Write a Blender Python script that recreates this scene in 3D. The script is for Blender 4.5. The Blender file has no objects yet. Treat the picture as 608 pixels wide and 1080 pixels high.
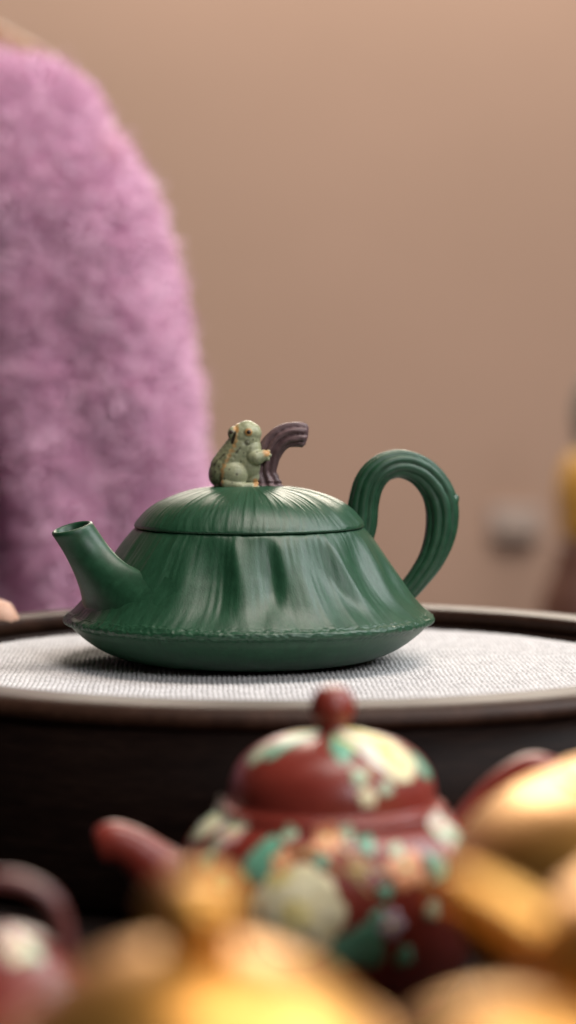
import bpy, bmesh, math, random
import numpy as np
from mathutils import Vector, Matrix, Quaternion

random.seed(7)
rng = np.random.default_rng(11)
scene = bpy.context.scene
col = scene.collection
R = math.radians

# ------------------------------------------------------------------ camera
F = 2550.0                      # focal length in photograph pixels (85 mm on a 36 mm long side)
PITCH = math.atan(159.0 / F)
CAM = Vector((0.01367, -0.85, 0.1053))
cam_d = bpy.data.cameras.new('camera')
cam = bpy.data.objects.new('camera', cam_d)
col.objects.link(cam)
cam.location = CAM
cam.rotation_euler = (math.pi / 2 - PITCH, 0, 0)
cam_d.lens = 85.0
cam_d.sensor_width = 36.0
cam_d.sensor_fit = 'AUTO'
cam_d.clip_start = 0.02
cam_d.clip_end = 50
cam_d.dof.use_dof = True
cam_d.dof.focus_distance = 0.818
cam_d.dof.aperture_fstop = 5.6
scene.camera = cam


def at(px, py, d):
    """world point seen at photograph pixel (px, py) at horizontal distance d"""
    c, s = math.cos(PITCH), math.sin(PITCH)
    u, v = px - 304.0, py - 540.0
    x, y, z = u, F * c - v * s, -F * s - v * c
    k = d / y
    return Vector((CAM.x + x * k, CAM.y + d, CAM.z + z * k))


# ------------------------------------------------------------------ light
world = bpy.data.worlds.new('World')
scene.world = world
world.use_nodes = True
bg = world.node_tree.nodes['Background']
bg.inputs[0].default_value = (1.0, 0.86, 0.76, 1)
bg.inputs[1].default_value = 0.025


def area(name, loc, target, size, power, color, size_y=None):
    l = bpy.data.lights.new(name, 'AREA')
    l.energy = power
    l.color = color
    l.shape = 'RECTANGLE'
    l.size = size
    l.size_y = size_y or size
    o = bpy.data.objects.new(name, l)
    col.objects.link(o)
    o.location = loc
    o.rotation_euler = (Vector(target) - Vector(loc)).to_track_quat('-Z', 'Y').to_euler()
    return o


area('window_light', (1.05, 0.05, 0.95), (0, 0, 0.03), 0.75, 16.5, (0.93, 0.97, 1.0), 0.8)
area('back_window_light', (0.06, 2.05, 0.93), (0.0, 0.0, 0.05), 1.1, 34.0, (1.0, 0.90, 0.76), 0.6)
area('room_light', (0.45, -0.1, 1.9), (0.05, 1.7, 0.30), 1.2, 47.0, (1.0, 0.89, 0.81), 1.0)
area('front_window_light', (0.65, -1.2, 0.75), (0.05, -0.3, -0.02), 0.5, 10.0, (0.98, 0.97, 1.0), 0.5)

scene.view_settings.view_transform = 'Standard'
scene.view_settings.look = 'None'
scene.view_settings.exposure = 0.0
scene.view_settings.gamma = 1.0
scene.view_settings.use_curve_mapping = False
scene.cycles.use_denoising = True
scene.cycles.max_bounces = 8


# ------------------------------------------------------------------ materials
def new_mat(name):
    m = bpy.data.materials.new(name)
    m.use_nodes = True
    nt = m.node_tree
    return m, nt, nt.nodes['Principled BSDF']


def L(nt, a, b):
    nt.links.new(a, b)


def noise_node(nt, vec, scale, detail=4.0, rough=0.55):
    n = nt.nodes.new('ShaderNodeTexNoise')
    n.inputs['Scale'].default_value = scale
    n.inputs['Detail'].default_value = detail
    n.inputs['Roughness'].default_value = rough
    if vec is not None:
        L(nt, vec, n.inputs['Vector'])
    return n


def ramp(nt, fac, stops):
    r = nt.nodes.new('ShaderNodeValToRGB')
    els = r.color_ramp.elements
    while len(els) < len(stops):
        els.new(0.5)
    for e, (p, c) in zip(els, stops):
        e.position = p
        e.color = (c[0], c[1], c[2], 1)
    L(nt, fac, r.inputs[0])
    return r


def coords(nt, scale=(1, 1, 1), kind='Object'):
    t = nt.nodes.new('ShaderNodeTexCoord')
    mp = nt.nodes.new('ShaderNodeMapping')
    mp.inputs['Scale'].default_value = scale
    L(nt, t.outputs[kind], mp.inputs['Vector'])
    return mp.outputs['Vector']


def radial_coords(nt, k_angle=1.0, k_z=20.0):
    """direction round the axis plus a slow height term: streaks that run from the axis outwards"""
    t = nt.nodes.new('ShaderNodeTexCoord')
    s = nt.nodes.new('ShaderNodeSeparateXYZ')
    L(nt, t.outputs['Object'], s.inputs[0])
    c = nt.nodes.new('ShaderNodeCombineXYZ')
    L(nt, s.outputs[0], c.inputs[0])
    L(nt, s.outputs[1], c.inputs[1])
    n = nt.nodes.new('ShaderNodeVectorMath')
    n.operation = 'NORMALIZE'
    L(nt, c.outputs[0], n.inputs[0])
    sc = nt.nodes.new('ShaderNodeVectorMath')
    sc.operation = 'SCALE'
    L(nt, n.outputs[0], sc.inputs[0])
    sc.inputs[3].default_value = k_angle
    z = nt.nodes.new('ShaderNodeMath')
    z.operation = 'MULTIPLY'
    L(nt, s.outputs[2], z.inputs[0])
    z.inputs[1].default_value = k_z
    c2 = nt.nodes.new('ShaderNodeCombineXYZ')
    L(nt, z.outputs[0], c2.inputs[2])
    a = nt.nodes.new('ShaderNodeVectorMath')
    a.operation = 'ADD'
    L(nt, sc.outputs[0], a.inputs[0])
    L(nt, c2.outputs[0], a.inputs[1])
    return a.outputs[0]


def add_bump(nt, bsdf, height, strength, dist):
    b = nt.nodes.new('ShaderNodeBump')
    b.inputs['Strength'].default_value = strength
    b.inputs['Distance'].default_value = dist
    L(nt, height, b.inputs['Height'])
    L(nt, b.outputs[0], bsdf.inputs['Normal'])
    return b


def rough_from(nt, bsdf, fac, lo, hi):
    m = nt.nodes.new('ShaderNodeMapRange')
    m.inputs['To Min'].default_value = lo
    m.inputs['To Max'].default_value = hi
    L(nt, fac, m.inputs['Value'])
    L(nt, m.outputs[0], bsdf.inputs['Roughness'])


def simple(name, c1, c2, scale, rlo, rhi, metal=0.0, bump=0.0, bdist=0.0005, vec_scale=(1, 1, 1), spec=0.5, detail=5.0):
    m, nt, b = new_mat(name)
    v = coords(nt, vec_scale)
    n = noise_node(nt, v, scale, detail)
    r = ramp(nt, n.outputs['Fac'], [(0.3, c1), (0.7, c2)])
    L(nt, r.outputs[0], b.inputs['Base Color'])
    rough_from(nt, b, n.outputs['Fac'], rlo, rhi)
    b.inputs['Metallic'].default_value = metal
    b.inputs['Specular IOR Level'].default_value = spec
    if bump:
        n2 = noise_node(nt, v, scale * 6, 3)
        add_bump(nt, b, n2.outputs['Fac'], bump, bdist)
    return m


def green_clay(name, radial):
    m, nt, b = new_mat(name)
    if radial:
        v = radial_coords(nt, 1.0, 9.0)
        n = noise_node(nt, v, 34.0, 6.0, 0.65)
        n_fine = noise_node(nt, v, 110.0, 4.0, 0.6)
    else:
        v = coords(nt)
        n = noise_node(nt, v, 300.0, 5.0)
        n_fine = noise_node(nt, v, 1500.0, 4.0)
    r = ramp(nt, n.outputs['Fac'], [(0.30, (0.007, 0.042, 0.018)), (0.55, (0.011, 0.058, 0.026)), (0.78, (0.020, 0.078, 0.038))])
    L(nt, r.outputs[0], b.inputs['Base Color'])
    rough_from(nt, b, n_fine.outputs['Fac'], 0.34, 0.52)
    b.inputs['Specular IOR Level'].default_value = 0.5
    grain = noise_node(nt, coords(nt), 2600.0, 2.0)
    mix = nt.nodes.new('ShaderNodeMath')
    mix.operation = 'MULTIPLY_ADD'
    L(nt, grain.outputs['Fac'], mix.inputs[0])
    mix.inputs[1].default_value = 0.25
    L(nt, n_fine.outputs['Fac'], mix.inputs[2])
    add_bump(nt, b, mix.outputs[0], 0.22 if radial else 0.10, 0.00035)
    return m


M = {}
M['leaf_clay'] = green_clay('green_leaf_clay', True)
M['green'] = green_clay('green_clay', False)


def vcol_mat(name, attr, base_stops, rlo, rhi, scale=900.0, spec=0.5, bump=0.15, bdist=0.0003):
    """colour from a colour attribute that follows the painted pattern of the thing, with a little grain"""
    m, nt, b = new_mat(name)
    a = nt.nodes.new('ShaderNodeVertexColor')
    a.layer_name = attr
    n = noise_node(nt, coords(nt), scale, 4)
    mx = nt.nodes.new('ShaderNodeMix')
    mx.data_type = 'RGBA'
    mx.blend_type = 'MULTIPLY'
    mx.inputs[0].default_value = 1.0
    r = ramp(nt, n.outputs['Fac'], base_stops)
    L(nt, a.outputs[0], mx.inputs[6])
    L(nt, r.outputs[0], mx.inputs[7])
    L(nt, mx.outputs[2], b.inputs['Base Color'])
    rough_from(nt, b, n.outputs['Fac'], rlo, rhi)
    b.inputs['Specular IOR Level'].default_value = spec
    if bump:
        add_bump(nt, b, n.outputs['Fac'], bump, bdist)
    return m


M['frog'] = vcol_mat('frog_clay', 'paint', [(0.3, (0.85, 0.85, 0.85)), (0.7, (1.1, 1.1, 1.1))], 0.38, 0.55)
M['branch'] = simple('purple_brown_clay', (0.072, 0.040, 0.042), (0.145, 0.086, 0.088), 420.0, 0.38, 0.55, bump=0.25, bdist=0.0004)
M['eye'] = simple('dark_eye_clay', (0.02, 0.012, 0.008), (0.05, 0.03, 0.015), 900.0, 0.3, 0.45)
M['ochre'] = simple('ochre_clay', (0.42, 0.17, 0.045), (0.55, 0.26, 0.08), 900.0, 0.4, 0.55)


def wood(name, c1, c2, c3, rlo, rhi, vec, spec=0.5):
    m, nt, b = new_mat(name)
    v = coords(nt, vec)
    n = noise_node(nt, v, 6.0, 8.0, 0.65)
    n2 = noise_node(nt, v, 26.0, 6.0, 0.7)
    mx = nt.nodes.new('ShaderNodeMath')
    mx.operation = 'MULTIPLY_ADD'
    L(nt, n2.outputs['Fac'], mx.inputs[0])
    mx.inputs[1].default_value = 0.6
    mm = nt.nodes.new('ShaderNodeMath')
    mm.operation = 'MULTIPLY'
    L(nt, n.outputs['Fac'], mm.inputs[0])
    mm.inputs[1].default_value = 0.5
    L(nt, mm.outputs[0], mx.inputs[2])
    r = ramp(nt, mx.outputs[0], [(0.38, c1), (0.55, c2), (0.72, c3)])
    L(nt, r.outputs[0], b.inputs['Base Color'])
    rough_from(nt, b, n2.outputs['Fac'], rlo, rhi)
    add_bump(nt, b, mx.outputs[0], 0.25, 0.0008)
    b.inputs['Specular IOR Level'].default_value = spec
    return m


M['tray'] = wood('dark_tray_wood', (0.006, 0.003, 0.0025), (0.014, 0.007, 0.005), (0.030, 0.016, 0.011), 0.45, 0.62, (5, 5, 60), 0.12)
M['tray_rim'] = wood('rim_wood', (0.018, 0.0075, 0.0045), (0.030, 0.013, 0.0075), (0.050, 0.023, 0.014), 0.40, 0.55, (14, 14, 14), 0.16)
M['table'] = wood('dark_table_wood', (0.006, 0.004, 0.003), (0.010, 0.006, 0.005), (0.016, 0.010, 0.008), 0.6, 0.75, (3, 30, 30), 0.12)
M['floor'] = wood('floor_boards', (0.03, 0.02, 0.015), (0.05, 0.03, 0.02), (0.07, 0.045, 0.03), 0.4, 0.6, (2, 20, 20))
M['mat'] = simple('pale_woven_cloth', (0.43, 0.42, 0.42), (0.62, 0.605, 0.60), 220.0, 0.8, 0.95, bump=0.3, bdist=0.0002, spec=0.2)
M['wall'] = simple('beige_plaster', (0.485, 0.332, 0.250), (0.535, 0.364, 0.279), 1.6, 0.8, 0.92, bump=0.2, bdist=0.002, spec=0.2)
M['red'] = simple('red_clay', (0.17, 0.022, 0.014), (0.23, 0.034, 0.022), 160.0, 0.28, 0.42, bump=0.1, bdist=0.0003)
M['dark_red'] = simple('dark_red_clay', (0.10, 0.026, 0.024), (0.15, 0.040, 0.038), 160.0, 0.32, 0.46)
M['gold'] = simple('gold_glaze', (0.56, 0.265, 0.055), (0.70, 0.38, 0.105), 60.0, 0.34, 0.46, metal=0.9, bump=0.1, bdist=0.0004)
M['sweater'] = simple('mauve_wool', (0.70, 0.40, 0.57), (0.82, 0.53, 0.69), 140.0, 0.85, 1.0, bump=0.6, bdist=0.006, spec=0.1)
M['fuzz'] = simple('mauve_wool_fuzz', (0.78, 0.47, 0.64), (0.92, 0.67, 0.81), 140.0, 0.8, 1.0, spec=0.1)
M['skin'] = simple('skin', (0.50, 0.29, 0.20), (0.58, 0.35, 0.25), 60.0, 0.45, 0.6, bump=0.1, bdist=0.0006)
M['hair'] = simple('brown_hair', (0.20, 0.10, 0.055), (0.32, 0.17, 0.10), 90.0, 0.4, 0.6, vec_scale=(1, 1, 0.08))
M['trousers'] = simple('dark_cloth', (0.02, 0.02, 0.024), (0.035, 0.035, 0.04), 90.0, 0.8, 0.95)
M['brown_jar'] = simple('brown_glaze', (0.085, 0.035, 0.024), (0.12, 0.052, 0.035), 20.0, 0.4, 0.55)
M['amber'] = simple('amber_glaze', (0.42, 0.21, 0.035), (0.50, 0.27, 0.055), 20.0, 0.35, 0.5)
M['grey'] = simple('grey_green_metal', (0.40, 0.315, 0.265), (0.44, 0.35, 0.295), 20.0, 0.4, 0.55)
M['stopper'] = simple('dark_stopper', (0.10, 0.105, 0.095), (0.15, 0.155, 0.14), 20.0, 0.5, 0.65)
M['pale_grey'] = simple('pale_plastic', (0.40, 0.34, 0.31), (0.44, 0.38, 0.35), 20.0, 0.5, 0.6)
ENAMEL = {
    'cream': ((0.76, 0.68, 0.38), (0.86, 0.82, 0.58)),
    'white': ((0.74, 0.70, 0.58), (0.88, 0.86, 0.78)),
    'yellow': ((0.68, 0.56, 0.18), (0.82, 0.74, 0.36)),
    'leaf': ((0.07, 0.27, 0.17), (0.20, 0.44, 0.30)),
    'pale_leaf': ((0.30, 0.44, 0.28), (0.48, 0.58, 0.40)),
    'orange': ((0.62, 0.22, 0.09), (0.75, 0.38, 0.20)),
    'pink': ((0.60, 0.32, 0.28), (0.72, 0.46, 0.42)),
    'stem': ((0.30, 0.17, 0.05), (0.42, 0.27, 0.10)),
    'mauve': ((0.45, 0.34, 0.42), (0.62, 0.52, 0.60)),
}
for k, (a, b_) in ENAMEL.items():
    M['enamel_' + k] = simple('enamel_' + k, a, b_, 260.0, 0.3, 0.42)


# ------------------------------------------------------------------ helpers
def link_mesh(name, verts, faces, mat, parent=None, smooth=True):
    me = bpy.data.meshes.new(name)
    me.from_pydata([tuple(v) for v in verts], [], faces)
    me.validate()
    if smooth:
        me.polygons.foreach_set('use_smooth', [True] * len(me.polygons))
    o = bpy.data.objects.new(name, me)
    col.objects.link(o)
    if mat is not None:
        me.materials.append(mat)
    if parent is not None:
        o.parent = parent
    return o


def tag(o, label, cat, group=None, kind=None):
    if label:
        o['label'] = label
    if cat:
        o['category'] = cat
    if group:
        o['group'] = group
    if kind:
        o['kind'] = kind
    return o


def empty(name, loc, label, cat, rz=0.0, group=None):
    o = bpy.data.objects.new(name, None)
    col.objects.link(o)
    o.location = loc
    o.rotation_euler = (0, 0, rz)
    o.empty_display_size = 0.01
    return tag(o, label, cat, group)


def structure(o):
    o['kind'] = 'structure'
    return o


def spline(pts, n):
    """smooth curve (centripetal-ish Catmull-Rom) through the points, n samples; works for any tuple length"""
    P = np.array(pts, float)
    P = np.vstack([2 * P[0] - P[1], P, 2 * P[-1] - P[-2]])
    m = len(pts) - 1
    out = []
    for t in np.linspace(0, m, n):
        i = min(int(t), m - 1)
        f = t - i
        p0, p1, p2, p3 = P[i], P[i + 1], P[i + 2], P[i + 3]
        out.append(0.5 * ((2 * p1) + (-p0 + p2) * f + (2 * p0 - 5 * p1 + 4 * p2 - p3) * f * f + (-p0 + 3 * p1 - 3 * p2 + p3) * f ** 3))
    return np.array(out)


def grid_faces(rows, cols, wrap=True, off=0):
    f = []
    c = cols if wrap else cols - 1
    for i in range(rows - 1):
        for j in range(c):
            k = (j + 1) % cols
            f.append((off + i * cols + j, off + i * cols + k, off + (i + 1) * cols + k, off + (i + 1) * cols + j))
    return f


def lathe(name, prof, n, mat, parent=None, disp=None):
    """prof: (r, z) rows from top to bottom or the reverse; disp(phi, row_index) -> offsets (dr, dz) arrays"""
    prof = np.array(prof, float)
    ph = np.linspace(0, 2 * np.pi, n, endpoint=False)
    V = []
    for i, (r, z) in enumerate(prof):
        rr = np.full(n, r)
        zz = np.full(n, z)
        if disp is not None:
            dr, dz = disp(ph, i)
            rr = rr + dr
            zz = zz + dz
        V.append(np.stack([rr * np.sin(ph), -rr * np.cos(ph), zz], 1))
    V = np.concatenate(V)
    o = link_mesh(name, V.tolist(), grid_faces(len(prof), n), mat, parent)
    fix_normals(o)
    return o


def fix_normals(o):
    bm = bmesh.new()
    bm.from_mesh(o.data)
    bmesh.ops.remove_doubles(bm, verts=bm.verts, dist=1e-7)
    bmesh.ops.recalc_face_normals(bm, faces=bm.faces)
    bm.to_mesh(o.data)
    bm.free()


def tube(name, path, mat, parent=None, n=16, samples=40, section=None, cap=True, flat=1.0):
    """path rows: x, y, z, radius. section(theta, t) -> radius factor"""
    S = spline(path, samples)
    P, rad = S[:, :3], S[:, 3]
    T = np.gradient(P, axis=0)
    T /= np.linalg.norm(T, axis=1)[:, None]
    ref = np.array([0.0, 1.0, 0.0])
    if abs(T[0] @ ref) > 0.9:
        ref = np.array([0.0, 0.0, 1.0])
    th = np.linspace(0, 2 * np.pi, n, endpoint=False)
    V = []
    for i in range(samples):
        b = ref - (ref @ T[i]) * T[i]
        b /= np.linalg.norm(b)
        ref = b
        a = np.cross(b, T[i])
        k = np.ones(n) if section is None else section(th, i / (samples - 1))
        V.append(P[i] + (np.cos(th) * k * rad[i])[:, None] * a + (np.sin(th) * k * rad[i] * flat)[:, None] * b)
    V = np.concatenate(V)
    faces = grid_faces(samples, n)
    V = V.tolist()
    if cap:
        for base, p, t, s in ((0, P[0], T[0], -1), ((samples - 1) * n, P[-1], T[-1], 1)):
            r = rad[0] if s < 0 else rad[-1]
            ring0 = [base + j for j in range(n)]
            k0 = len(V)
            for j in range(n):          # a rounded end: one smaller ring, then the tip
                v = np.array(V[base + j])
                V.append((p + (v - p) * 0.72 + t * s * r * 0.22).tolist())
            for j in range(n):
                faces.append((ring0[j], ring0[(j + 1) % n], k0 + (j + 1) % n, k0 + j))
            V.append((p + t * s * r * 0.32).tolist())
            for j in range(n):
                faces.append((k0 + j, k0 + (j + 1) % n, len(V) - 1))
    o = link_mesh(name, V, faces, mat, parent)
    fix_normals(o)
    return o


def vnoise(phi, t, fp, ft, seed):
    """value noise, periodic in phi (fp cells a turn), ft cells per unit of t"""
    fp = int(fp)
    tab = np.random.default_rng(seed).random((fp, 64)) * 2 - 1
    x = (np.asarray(phi) / (2 * np.pi) * fp) % fp
    i = np.floor(x).astype(int) % fp
    f = x - np.floor(x)
    f = f * f * (3 - 2 * f)
    y = (t * ft) % 63
    k = int(y)
    g = y - k
    g = g * g * (3 - 2 * g)
    a = tab[i, k] * (1 - f) + tab[(i + 1) % fp, k] * f
    b = tab[i, k + 1] * (1 - f) + tab[(i + 1) % fp, k + 1] * f
    return a * (1 - g) + b * g


def sstep(a, b, x):
    x = np.clip((np.asarray(x, float) - a) / (b - a), 0, 1)
    return x * x * (3 - 2 * x)


class Lumps:
    """overlapping ellipsoids collected as arrays"""
    def __init__(self):
        self.v, self.f, self.n = [], [], 0


_ball = {}


def unit_ball(seg, rings):
    if (seg, rings) not in _ball:
        th = np.linspace(0, np.pi, rings + 1)[1:-1]
        ph = np.linspace(0, 2 * np.pi, seg, endpoint=False)
        v = [(0, 0, 1)] + [(math.sin(t) * math.cos(p), math.sin(t) * math.sin(p), math.cos(t)) for t in th for p in ph] + [(0, 0, -1)]
        f = []
        last = len(v) - 1
        for j in range(seg):
            k = (j + 1) % seg
            f.append((0, 1 + j, 1 + k))
            b = 1 + (rings - 2) * seg
            f.append((b + j, last, b + k))
            for i in range(rings - 2):
                q, w = 1 + i * seg, 1 + (i + 1) * seg
                f += [(q + j, w + j, w + k), (q + j, w + k, q + k)]
        _ball[(seg, rings)] = (np.array(v, float), np.array(f, int))
    return _ball[(seg, rings)]


def ellipsoid(lm, c, r, rot=None, seg=20, rings=12):
    v, f = unit_ball(seg, rings)
    p = v * np.array(r)
    if rot is not None:
        p = p @ np.array(rot).T
    lm.v.append(p + np.array(c))
    lm.f.append(f + lm.n)
    lm.n += len(v)


def capsule(lm, a, b, ra, rb, steps=None):
    a, b = Vector(a), Vector(b)
    d = (b - a).length
    n = steps or max(2, int(d / (0.35 * min(ra, rb))) + 1)
    for i in range(n + 1):
        t = i / n
        r = ra + (rb - ra) * t
        ellipsoid(lm, a.lerp(b, t), (r, r, r), seg=16, rings=10)


def lumps_mesh(name, lm):
    me = bpy.data.meshes.new(name)
    me.from_pydata(np.concatenate(lm.v).tolist(), [], np.concatenate(lm.f).tolist())
    return me


def fuse(name, lm, voxel, smooth_it, mat, parent=None):
    """one continuous skin over overlapping lumps"""
    me = lumps_mesh(name, lm)
    o = bpy.data.objects.new(name, me)
    col.objects.link(o)
    md = o.modifiers.new('r', 'REMESH')
    md.mode = 'VOXEL'
    md.voxel_size = voxel
    ms = o.modifiers.new('s', 'SMOOTH')
    ms.iterations = smooth_it
    ms.factor = 0.5
    dg = bpy.context.evaluated_depsgraph_get()
    dg.update()
    new = bpy.data.meshes.new_from_object(o.evaluated_get(dg))
    o.modifiers.clear()
    o.data = new
    new.name = name
    bpy.data.meshes.remove(me)
    new.polygons.foreach_set('use_smooth', [True] * len(new.polygons))
    new.materials.clear()
    if mat is not None:
        new.materials.append(mat)
    if parent is not None:
        o.parent = parent
    return o


# ------------------------------------------------------------------ setting
TABLE_Z = -0.057
FLOOR_Z = -0.777


def slab(name, x0, x1, y0, y1, z0, z1, mat, bev=0.0, parent=None):
    bm = bmesh.new()
    bmesh.ops.create_cube(bm, size=1.0, matrix=Matrix.Translation(((x0 + x1) / 2, (y0 + y1) / 2, (z0 + z1) / 2)) @ Matrix.Diagonal((x1 - x0, y1 - y0, z1 - z0, 1)))
    if bev:
        bmesh.ops.bevel(bm, geom=bm.edges[:], offset=bev, segments=3, affect='EDGES')
    me = bpy.data.meshes.new(name)
    bm.to_mesh(me)
    bm.free()
    o = bpy.data.objects.new(name, me)
    col.objects.link(o)
    me.materials.append(mat)
    if parent:
        o.parent = parent
    return o


structure(slab('wall', -3.0, 3.0, 2.15, 2.25, FLOOR_Z, 2.4, M['wall']))
structure(slab('floor', -3.0, 3.0, -1.6, 2.15, FLOOR_Z - 0.05, FLOOR_Z, M['floor']))
table = empty('table', (0, -0.15, FLOOR_Z), 'near-black wooden table that carries the round tray and the small teapots', 'table')
slab('table_top', -0.75, 0.75, -0.55, 0.48, 0.68, TABLE_Z - FLOOR_Z, M['table'], 0.006, table)
for sx in (-1, 1):
    for yy in (-0.48, 0.41):
        slab('leg', sx * 0.68 - 0.03, sx * 0.68 + 0.03, yy - 0.03, yy + 0.03, 0.0, 0.6795, M['table'], 0.004, table)

# ------------------------------------------------------------------ tray and mat
TC = Vector((0.0138, -0.0135, 0.0))
tray = empty('tea_tray', (TC.x, TC.y, TABLE_Z), 'round dark wooden tea tray with a raised rim under the green teapot', 'tray')
Zt = -TABLE_Z
hr = 0.0067
rim_prof = [(0.1350, Zt + hr - 0.0064), (0.1350, Zt + hr - 0.0014), (0.1354, Zt + hr - 0.0005), (0.1366, Zt + hr), (0.1440, Zt + hr + 0.0004), (0.1512, Zt + hr),
            (0.1538, Zt + hr - 0.0010), (0.1556, Zt + hr - 0.0028), (0.1560, Zt + hr - 0.0044), (0.1556, Zt + hr - 0.0056), (0.1546, Zt + hr - 0.0064), (0.1350, Zt + hr - 0.0064)]
lathe('rim', rim_prof, 256, M['tray_rim'], tray)
wall_prof = [(0.1340, Zt - 0.0060), (0.1340, Zt + hr - 0.0066), (0.1535, Zt + hr - 0.0066), (0.1530, 0.030), (0.1515, 0.012), (0.1490, 0.003), (0.1470, 0.0), (0.0, 0.0)]
lathe('drum', wall_prof, 192, M['tray'], tray)
lathe('tray_bed', [(0.0, Zt - 0.0022), (0.1338, Zt - 0.0022), (0.1338, Zt - 0.006), (0.0, Zt - 0.006)], 128, M['tray'], tray)


def woven_mat():
    Rm, step, px_, py_ = 0.128, 0.00042, 0.00168, 0.0036
    n = int(Rm / step) + 1
    ax = np.arange(-n, n + 1) * step
    X, Y = np.meshgrid(ax, ax)
    wx = 0.00018 * np.sin(Y * 240 + 2.0 * np.sin(X * 57)) + 0.00012 * np.sin(Y * 630 + X * 90)
    wy = 0.00030 * np.sin(X * 270 + 1.7 * np.sin(Y * 43))
    a, b = (X + wx) / px_, (Y + wy) / py_
    row = np.floor(a)
    thread = np.abs(np.sin(np.pi * a)) ** 0.6                     # warp threads, a gap between each two
    knot = 0.5 + 0.5 * np.cos(2 * np.pi * (b + 0.5 * (row % 2)))   # they dive under every other weft
    Z = 0.00085 * thread * (0.45 + 0.55 * knot) - 0.00045
    trand = rng.random(4096)
    Z *= 0.75 + 0.5 * trand[(row.astype(int) * 7 + np.floor(b).astype(int) * 131) % 4096]
    Z += 0.00020 * np.sin(X * 61 + 2 * np.sin(Y * 37)) * np.sin(Y * 53) + 0.00005 * rng.standard_normal(X.shape)
    V = np.stack([X, Y, Z], 2).reshape(-1, 3)
    inside = (X ** 2 + Y ** 2 < Rm ** 2)
    ok = inside[:-1, :-1] & inside[1:, :-1] & inside[:-1, 1:] & inside[1:, 1:]
    idx = np.arange(X.size).reshape(X.shape)
    Fq = np.stack([idx[:-1, :-1][ok], idx[:-1, 1:][ok], idx[1:, 1:][ok], idx[1:, :-1][ok]], 1)
    used = np.unique(Fq)
    remap = np.full(X.size, -1)
    remap[used] = np.arange(len(used))
    o = link_mesh('woven_mat', V[used].tolist(), remap[Fq].tolist(), M['mat'])
    o.rotation_euler = (0, 0, R(2))
    o.location = (TC.x, TC.y - 0.002, -0.0003)
    return tag(o, 'round pale woven cloth mat lying in the dark tray under the green teapot', 'mat')


woven_mat()

# ------------------------------------------------------------------ green teapot
K = 1 / 3000.0


def px(x, y, dy=0.0):
    """photograph pixel in the plane of the teapot's axis -> teapot coordinates"""
    return ((x - 263.5) * K, dy * K, (697 - y) * K)


teapot = empty('green_teapot', (0, 0, 0.0003), 'dark green clay teapot shaped like a draped lotus leaf with a frog on its lid', 'teapot')

cone = [(113, 134), (116.5, 139.0), (119.5, 139.6), (122, 138), (126.5, 133), (133, 125), (141, 114), (149, 102.5), (157, 91), (164.5, 80), (171.5, 70), (179, 61), (186, 54), (191, 50)]
cone_s = spline(cone, 110)
rim_px = [(193.5, 48.3), (195.3, 46.6), (196.0, 44.4), (195.4, 42.2), (193.4, 40.6), (190.5, 39.4)]
rim_s = spline(rim_px, 16)
bowl = [(187.5, 37.0), (182, 31), (172, 22.5), (160, 14.5), (147, 8.2), (134, 3.8), (122, 1.4), (112, 0.2), (104, 0.0), (60, 1.5), (0.01, 1.5)]
bowl_s = spline(bowl, 46)
body_prof = np.vstack([cone_s, rim_s, bowl_s]) * K
NC, NR = len(cone_s), len(rim_s)
# pockets pressed into the draped leaf: centre angle, half width (deg), depth (mm), start, lean
pockets = [(-18, 14.0, 3.0, 0.20, 0.50), (2, 11.0, 2.6, 0.18, 0.50), (17, 9.0, 1.4, 0.30, -0.3), (31, 13.0, 2.8, 0.22, 0.55), (54, 14, 2.2, 0.18, 0.2),
           (-36, 9, 1.0, 0.3, 0.3), (72, 9, 1.2, 0.3, 0.3), (112, 13, 2.4, 0.2, 0.4), (137, 10, 2.0, 0.25, -0.3), (163, 13, 2.6, 0.2, 0.4),
           (188, 11, 2.2, 0.2, 0.4), (214, 13, 2.6, 0.22, -0.4), (-120, 12, 2.2, 0.2, 0.3)]


def pocket(phi_deg, t, c, w, start, lean):
    ww = w * (0.92 + 0.36 * t)
    x = ((phi_deg - c + 180) % 360 - 180) / ww
    xp = lean
    left = 0.5 - 0.5 * np.cos(np.pi * np.clip((x + 1) / (1 + xp), 0, 1))
    right = 0.5 - 0.5 * np.cos(np.pi * np.clip((1 - x) / (1 - xp), 0, 1))
    prof = np.where(x < xp, left, right)
    prof = np.where(np.abs(x) > 1, 0, prof)
    h = sstep(start, start + 0.34, t) * (1 - 0.9 * sstep(0.58, 0.97, t))
    return prof * h


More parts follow.
